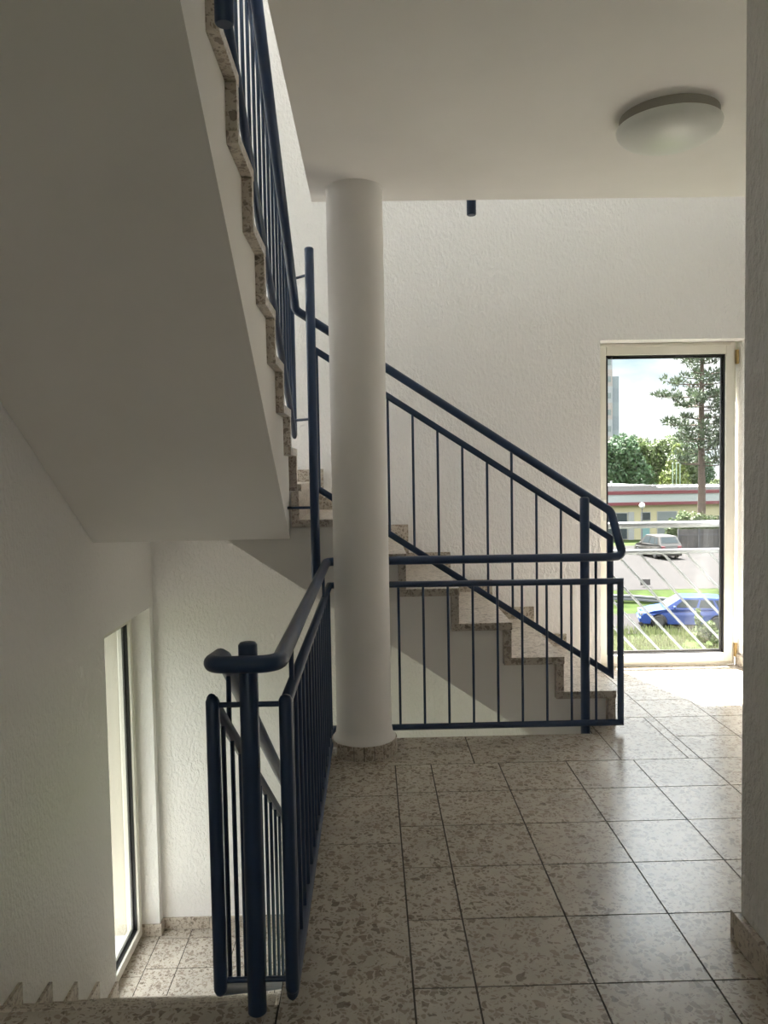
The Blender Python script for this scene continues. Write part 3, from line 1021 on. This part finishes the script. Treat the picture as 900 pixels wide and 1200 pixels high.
# hedge over the fence, near shrub, bushes
def bush(name, clumps, n, size, mat, label, seed, cat='bush'):
    r = random.Random(seed)
    m = MB()
    tot = sum(c[3] * c[5] for c in clumps)
    for (x, y, z, rx, ry, rz) in clumps:
        leaves(m, (x, y, z), (rx, ry, rz), int(n * rx * rz / tot), size, r, shell=.35)
    return tag(m.build(name, mat, recalc=False), label, cat)
bush('hedge', [(24.9, 64.2, -4.1, .9, .6, 1.3), (25.7, 64, -3.5, 1.0, .7, 1.4), (26.9, 64, -3.6, 1.1, .7, 1.3), (28.2, 64, -3.7, 1.1, .7, 1.2), (29.4, 64, -3.8, 1.1, .7, 1.3), (30.6, 64, -3.8, 1.1, .7, 1.3)], 6500, .12, M['hedge'], 'light green hedge growing over the dark fence', 31, 'hedge')
bush('shrub', [(13.75, 32.3, -5.75, .42, .4, .5), (14.05, 32.2, -5.5, .3, .3, .45), (13.65, 32.4, -5.2, .22, .2, .4), (13.6, 32.4, -4.85, .13, .13, .3), (14.25, 32.0, -5.9, .45, .4, .4)], 900, .085, M['leaf_mid'], 'leafy young shrub in the grass in front of the blue car', 32, 'shrub')
bush('bush', [(-4.15, 12.0, -4.6, .8, .8, 1.5), (-4.0, 12.4, -3.7, .6, .6, .9)], 1800, .10, M['leaf_mid'], 'green bush seen through the left landing window', 33)

# ------------------------------------------------------------------ outside: flat building with red bands
M['cream'] = plain('cream render', (.42, .375, .24), .9, var=.03, vscale=2)
M['red'] = plain('red fascia', (.16, .036, .045), .5, var=.05)
M['panel'] = plain('pale metal panel', (0.333, 0.36, 0.369), .5, var=.03)
M['dark_glass'] = plain('dark glazing', (.045, .055, .062), .25, spec=.2)
M['grey_glass'] = plain('pale glazing', (0.17, 0.19, 0.2), .25, spec=.5)
M['car_glass'] = plain('car glass', (.030, .038, .042), .3, spec=.10)
M['screen_glass'] = plain('windscreen glass', (.07, .085, .095), .25, spec=.22)
M['lamp_lens'] = plain('lamp lens', (.22, .22, .22), .3)
M['hub'] = plain('wheel cover', (.055, .055, .057), .5)
M['teal'] = plain('pale teal door', (0.15, 0.275, 0.28), .5)
M['lightgrey'] = plain('light grey panel', (0.2772, 0.2814, 0.2856), .6)
M['roofgrey'] = plain('grey roof felt', (.26, .255, .25), .9, var=.1)
M['darkgrey'] = plain('dark grey', (.07, .07, .075), .7)
FB = 71.5
e = thing('flat_building', (30, FB, LZ), 'low cream building with two red bands on its pale fascia', 'building')
MB().box(8, 60, FB, FB + 12, LZ - .1, -2.2).build('wall', M['cream'], e)
MB().box(7.8, 60.2, FB - .35, FB + 12, -2.2, -.93).build('fascia', M['panel'], e)
tag(MB().box(7.7, 60.3, FB - .42, FB + 12.05, -1.22, -.93).build('fascia_band', M['red'], e), 'dark red upper band', None)
tag(MB().box(7.7, 60.3, FB - .42, FB + 12.05, -2.22, -1.94).build('fascia_band', M['red'], e), 'dark red lower band', None)
MB().prism([(7.7, -.93), (60.3, -.93), (60.3, -.80), (26.5, -.62), (25.8, -.42), (7.7, -.34)], 1, FB + .4, FB + 11).build('roof', M['roofgrey'], e)
for i in range(40):
    x = 14 + i * .62
    MB().box(x, x + .34, FB + 3.0, FB + 3.3, -.62, -.40 + .10 * (i < 20) - .003 * i).build('roof_vent', M['galv'], e)
MB().tube([(22.3, FB + 1, -.5), (22.3, FB + 1, .02)], .1, 8).build('roof_pipe', M['lightgrey'], e)
def opening(name, x0, x1, z0, z1, mat, lab=None):
    f = MB().box(x0 - .07, x1 + .07, FB - .04, FB + .02, z0 - .05, z1 + .07).build(name, M['lightgrey'], e)
    g = MB().box(x0, x1, FB - .06, FB - .03, z0, z1).build('pane', mat, f)
    if lab: tag(f, lab, None)
opening('shop_window', 21.0, 23.42, LZ + .1, -2.95, M['dark_glass'], 'dark wide glazing')
MB().box(22.4, 22.48, FB - .08, FB - .04, LZ + .1, -2.95).build('mullion', M['darkgrey'], e)
MB().box(23.55, 24.08, FB - .09, FB + .02, LZ, -2.84).build('wall_panel', M['lightgrey'], e)
opening('window', 24.78, 25.56, -3.6, -2.93, M['dark_glass'])
opening('door', 24.78, 25.5, LZ, -3.78, M['teal'], 'pale teal door')
opening('window', 26.28, 28.0, -5.0, -2.90, M['grey_glass'])
opening('window', 33.0, 35.0, -5.0, -2.90, M['grey_glass'])

# fence in front of the hedge
e = thing('fence', (27.5, 62.5, LZ), 'dark board fence below the hedge at the right', 'fence')
m = MB()
for i in range(24):
    x = 24.55 + i * .42
    m.box(x, x + .40, 62.4, 62.45, LZ, -3.82 + .02 * (i % 2))
M['fencewood'] = plain('weathered boards', (0.066, 0.0611, 0.0578), .9, var=.25, vscale=3)
m.build('boards', M['fencewood'], e)
for i in range(7):
    x = 24.6 + i * 1.68
    MB().box(x - .05, x + .05, 62.3, 62.4, LZ, -3.75).build('fence_post', M['darkgrey'], e)
MB().box(24.55, 34.6, 62.34, 62.4, -4.3, -4.2).build('fence_rail', M['darkgrey'], e)

# street lamp with globe
M['globe'] = plain('white globe', (0.616, 0.616, 0.602), .3)
e = thing('street_lamp', (22.93, 66.0, LZ), 'globe street lamp in front of the cream building', 'street lamp')
MB().tube([(22.93, 66, LZ), (22.93, 66, -2.2)], .05, 10, radii=[.06, .045]).build('pole', M['galv'], e)
MB().ball((22.93, 66, -2.0), .25).build('globe', M['globe'], e)

# flagpoles
M['pole'] = plain('pale green poles', (0.168, 0.232, 0.184), .5)
for i, (x, lab) in enumerate(((32.5, 'leftmost of three thin flagpoles behind the flat roof'), (32.9, 'middle one of three thin flagpoles behind the flat roof'), (33.3, 'rightmost of three thin flagpoles behind the flat roof'))):
    m = MB().tube([(x, 84, LZ), (x, 84, 1.55)], .055, 8, radii=[.07, .045]).ball((x, 84, 1.6), .08, 8, 6)
    tag(m.build('flagpole', M['pole']), lab, 'flagpole', group='flagpoles behind the flat roof')

# tower block
def bands(name, c1, c2, h):
    m_, t_, b_ = newmat(name)
    tcn = N(t_, 'ShaderNodeTexCoord')
    s_ = N(t_, 'ShaderNodeSeparateXYZ')
    t_.links.new(tcn.outputs['Object'], s_.inputs[0])
    d_ = N(t_, 'ShaderNodeMath', operation='DIVIDE'); d_.inputs[1].default_value = h
    t_.links.new(s_.outputs['Z'], d_.inputs[0])
    f_ = N(t_, 'ShaderNodeMath', operation='PINGPONG'); f_.inputs[1].default_value = 1
    t_.links.new(d_.outputs[0], f_.inputs[0])
    r_ = ramp(t_, [(0, c1), (.5, c2)], 'CONSTANT')
    t_.links.new(f_.outputs[0], r_.inputs[0])
    t_.links.new(r_.outputs[0], b_.inputs['Base Color'])
    b_.inputs['Roughness'].default_value = .9
    return m_
TY = 200
e = thing('tower_block', (52, TY, LZ), 'pale high-rise block behind the dark tree at the left of the window', 'building')
MB().box(40, 61.9, TY, TY + 14, LZ, 44).build('front_block', bands('pink and grey panels', (.27, .275, .30), (.28, .24, .235), 4.2), e)
MB().box(61.9, 64.2, TY + 2, TY + 14, LZ, 24.6).build('side_block', bands('blue grey panels', (.225, .25, .28), (.20, .22, .255), 3.6), e)
for k in range(10):
    f = MB().box(60.7, 61.5, TY - .1, TY + .1, 2 + k * 4.2, 3.4 + k * 4.2).build('window', M['grey_glass'], e)

# guard rail by the verge
e = thing('crash_barrier', (15, 41.2, GZ), 'grey metal crash barrier on the verge behind the blue car', 'barrier')
pf = [(0, -.16), (-.04, -.12), (-.04, -.05), (0, 0), (-.04, .05), (-.04, .12), (0, .16)]
m = MB()
vs, fs = [], []
gp = [(11.0, 41.4, -5.55), (14.0, 41.2, -5.68), (16.0, 41.0, -5.86), (18.0, 41.0, -5.95), (30, 41.0, -5.95)]
for x, y, z in gp:
    for dy, dz in pf: vs.append((x, y + dy, z + dz))
    for dy, dz in pf[::-1]: vs.append((x, y + dy + .015, z + dz))
q = len(pf) * 2
for i in range(len(gp) - 1):
    for k in range(q): fs.append((i * q + k, i * q + (k + 1) % q, (i + 1) * q + (k + 1) % q, (i + 1) * q + k))
fs += [tuple(range(q)), tuple((len(gp) - 1) * q + k for k in range(q))]
m.add(vs, fs)
m.build('rail', M['galv'], e)
for x, z in ((12.3, -5.6), (14.85, -5.75), (17.5, -5.9), (20.0, -5.9), (22.5, -5.9)):
    MB().box(x - .05, x + .05, 41.1, 41.2, GZ, z + .1).build('barrier_post', M['galv'], e)
# small sign board at the lot edge
e = thing('sign_board', (15.2, 43.3, LZ), 'small grey board on a stake at the edge of the car park', 'sign')
MB().box(14.95, 15.5, 43.3, 43.33, LZ + .08, LZ + .42).build('board', M['fencewood'], e)
MB().box(15.2, 15.26, 43.33, 43.38, LZ - .1, LZ + .40).build('stake', M['darkgrey'], e)
M['cream_garage'] = plain('cream garage render', (.27, .235, .17), .9)
# cream garage seen through the left window
e = thing('garage', (-7.5, 20.5, GZ), 'cream garage seen through the left landing window', 'building')
MB().box(-14, -6.5, 19.8, 25, GZ + .02, -4.2).build('wall', M['cream_garage'], e)
MB().box(-14.2, -6.3, 19.6, 25.2, -4.2, -4.05).build('roof', M['lightgrey'], e)
m = MB().box(-9.0, -7.0, 19.74, 19.8, GZ, -4.6)
m.build('garage_door', M['lightgrey'], e)

# ------------------------------------------------------------------ cars
def car(name, loc, heading, body_col, label, L=4.15, W=1.73, H=1.44, hood=.93, plate=True, hatch=.35):
    """built with its nose at x=0 pointing to -x, then turned; the near side is y = -W/2"""
    paint = plain(name + ' paint', body_col, .28, metal=0.1, spec=.6)
    e = thing(name, loc, label, 'car')
    rot = Matrix.Translation(loc) @ Matrix.Rotation(heading, 4, 'Z')
    wr = .31
    wx = (.80, L - .83)
    def arch(cx):
        return [(cx + (wr + .055) * math.cos(PI * (1 - k / 10)), .30 + (wr + .055) * math.sin(PI * (1 - k / 10))) for k in range(11)]
    low = .20
    pts = [(.08, low)] + [(wx[0] - wr - .055, low)] + arch(wx[0]) + [(wx[0] + wr + .055, low), (wx[1] - wr - .055, low)] + arch(wx[1]) + [(wx[1] + wr + .055, low), (L - .08, low + .03)]
    pts += [(L, .45), (L - .02, .80), (L - .10, hood + .02), (L * .55, hood + .02), (1.12, hood - .01), (.55, hood - .12), (.16, hood - .24), (.03, .55), (.0, .42)]
    # body with rounded plan: narrower at nose and tail
    n = len(pts)
    ws = []
    def half(x, z):
        t = 1.0
        if x < .8: t -= .16 * ((.8 - x) / .8) ** 2
        if x > L - .6: t -= .10 * ((x - L + .6) / .6) ** 2
        t -= .03 * max(0, (z - .6) / .4)
        return W / 2 * t
    m = MB()
    A = [(x, -half(x, z), z) for x, z in pts]
    B = [(x, half(x, z), z) for x, z in pts]
    m.add(A + B, [tuple(range(n)), tuple(range(2 * n - 1, n - 1, -1))] + [(i, i + n, (i + 1) % n + n, (i + 1) % n) for i in range(n)])
    m.xform(rot).build('body', paint, e, bevel=.035, bseg=3)
    # greenhouse
    b0, b1 = 1.02, L - .10
    t0, t1 = 1.78, L - hatch - .25
    zb = hood; zt = H
    wb, wt = W / 2 - .06, W / 2 - .22
    c8 = [(b0, -wb, zb), (b1, -wb, zb), (t1, -wt, zt - .03), (t0, -wt, zt - .02), (b0, wb, zb), (b1, wb, zb), (t1, wt, zt - .03), (t0, wt, zt - .02)]
    mid = [((t0 + t1) / 2, -wt, zt), ((t0 + t1) / 2, wt, zt)]
    m = MB()
    m.add(c8 + mid, [(0, 1, 2, 8, 3), (4, 7, 9, 6, 5), (0, 3, 7, 4), (1, 5, 6, 2), (3, 8, 9, 7), (8, 2, 6, 9), (0, 4, 5, 1)])
    m.xform(rot).build('cabin', paint, e, bevel=.03, bseg=3)
    def lerp3(a, b, t): return tuple(a[i] + (b[i] - a[i]) * t for i in range(3))
    def patch(nm, q, u0, u1, v0, v1, out, mat, par=e):
        """rectangle in the (u,v) of quad q pushed outwards"""
        P = lambda u, v: lerp3(lerp3(q[0], q[1], u), lerp3(q[3], q[2], u), v)
        c = [P(u0, v0), P(u1, v0), P(u1, v1), P(u0, v1)]
        o = Vector(out) * .014
        m_ = MB()
        f_ = [Vector(p) + o for p in c]; b_ = [Vector(p) - o for p in c]
        m_.add(f_ + b_, [(0, 1, 2, 3), (7, 6, 5, 4), (0, 4, 5, 1), (1, 5, 6, 2), (2, 6, 7, 3), (3, 7, 4, 0)])
        return m_.xform(rot).build(nm, mat, par)
    gl = M['car_glass']
    for s, q, o in ((-1, (c8[0], c8[1], c8[2], c8[3]), (0, -1, .3)), (1, (c8[4], c8[5], c8[6], c8[7]), (0, 1, .3))):
        patch('side_window', q, .13, .45, .10, .82, o, gl)
        patch('side_window', q, .49, .74, .10, .82, o, gl)
        patch('side_window', q, .78, .90, .12, .80, o, gl)
    patch('windscreen', (c8[0], c8[4], c8[7], c8[3]), .06, .94, .08, .92, (-.6, 0, .8), M['screen_glass'])
    patch('rear_window', (c8[1], c8[5], c8[6], c8[2]), .10, .90, .25, .88, (.9, 0, .3), gl)
    tyre = M['gasket']
    for cx in wx:
        for s in (-1, 1):
            y = s * (W / 2 - .10)
            w_ = MB().lathe([(wr * .62, -.09), (wr * .95, -.09), (wr, -.06), (wr, .06), (wr * .95, .09), (wr * .62, .09)], (cx, y, wr), 24, axis=1)
            t_ = w_.xform(rot).build('wheel', tyre, e)
            h_ = MB().lathe([(.03, s * .075), (.09, s * .085), (wr * .58, s * .07), (wr * .64, s * .092)], (cx, y, wr), 20, axis=1)
            tag(h_.xform(rot).build('hub_cap', M['hub'], t_), 'grey wheel cover', None)
    def bxp(nm, x0, x1, y0, y1, z0, z1, mat, bev=.01, lab=None):
        o_ = MB().box(x0, x1, y0, y1, z0, z1).xform(rot).build(nm, mat, e, bevel=bev)
        if lab: tag(o_, lab, None)
        return o_
    white = M['lamp_lens']
    for s in (-1, 1):
        y0, y1 = sorted((s * W * .26, s * W * .40))
        bxp('headlight', -.01, .14, y0, y1, .56, .70, white)
        bxp('tail_light', L - .16, L + .012, y0 + s * .03, y1 + s * .03, .72, .95, M['red'])
        y0, y1 = sorted((s * (W / 2 - .02), s * (W / 2 + .14)))
        bxp('wing_mirror', 1.42, 1.54, y0, y1, .94, 1.06, paint, .03)
        ys = sorted((s * (W / 2 - .035), s * (W / 2 + .012)))
        for dx in (1.95, 2.85):
            bxp('door_handle', dx, dx + .16, ys[0], ys[1], .80, .83, paint, .005)
    bxp('grille', -.02, .05, -.35, .35, .52, .64, M['darkgrey'])
    bxp('badge', -.03, .03, -.06, .06, .54, .64, M['lightgrey'], .02)
    bxp('front_bumper', -.06, .12, -W * .40, W * .40, .24, .46, paint, .04)
    bxp('rear_bumper', L - .10, L + .07, -W * .42, W * .42, .28, .52, paint, .04)
    if plate:
        bxp('number_plate', L + .0, L + .022, -.26, .26, .66, .77, white, .003)
        bxp('number_plate', -.075, -.02, -.26, .26, .33, .43, white, .003)
    return e
# blue car: nose to the left, slightly away
car('car', (12.62, 36.75, GZ), math.radians(-13), (.010, .040, .20), 'bright blue estate car parked beside the tall grass', L=4.2, W=1.72, H=1.44)
# grey car seen from its rear corner, nose pointing away
car('car', (20.95, 60.0, LZ), math.radians(-83), (.045, .042, .039), 'beige grey hatchback parked in front of the cream building', L=4.35, W=1.80, H=1.66, hood=1.0)
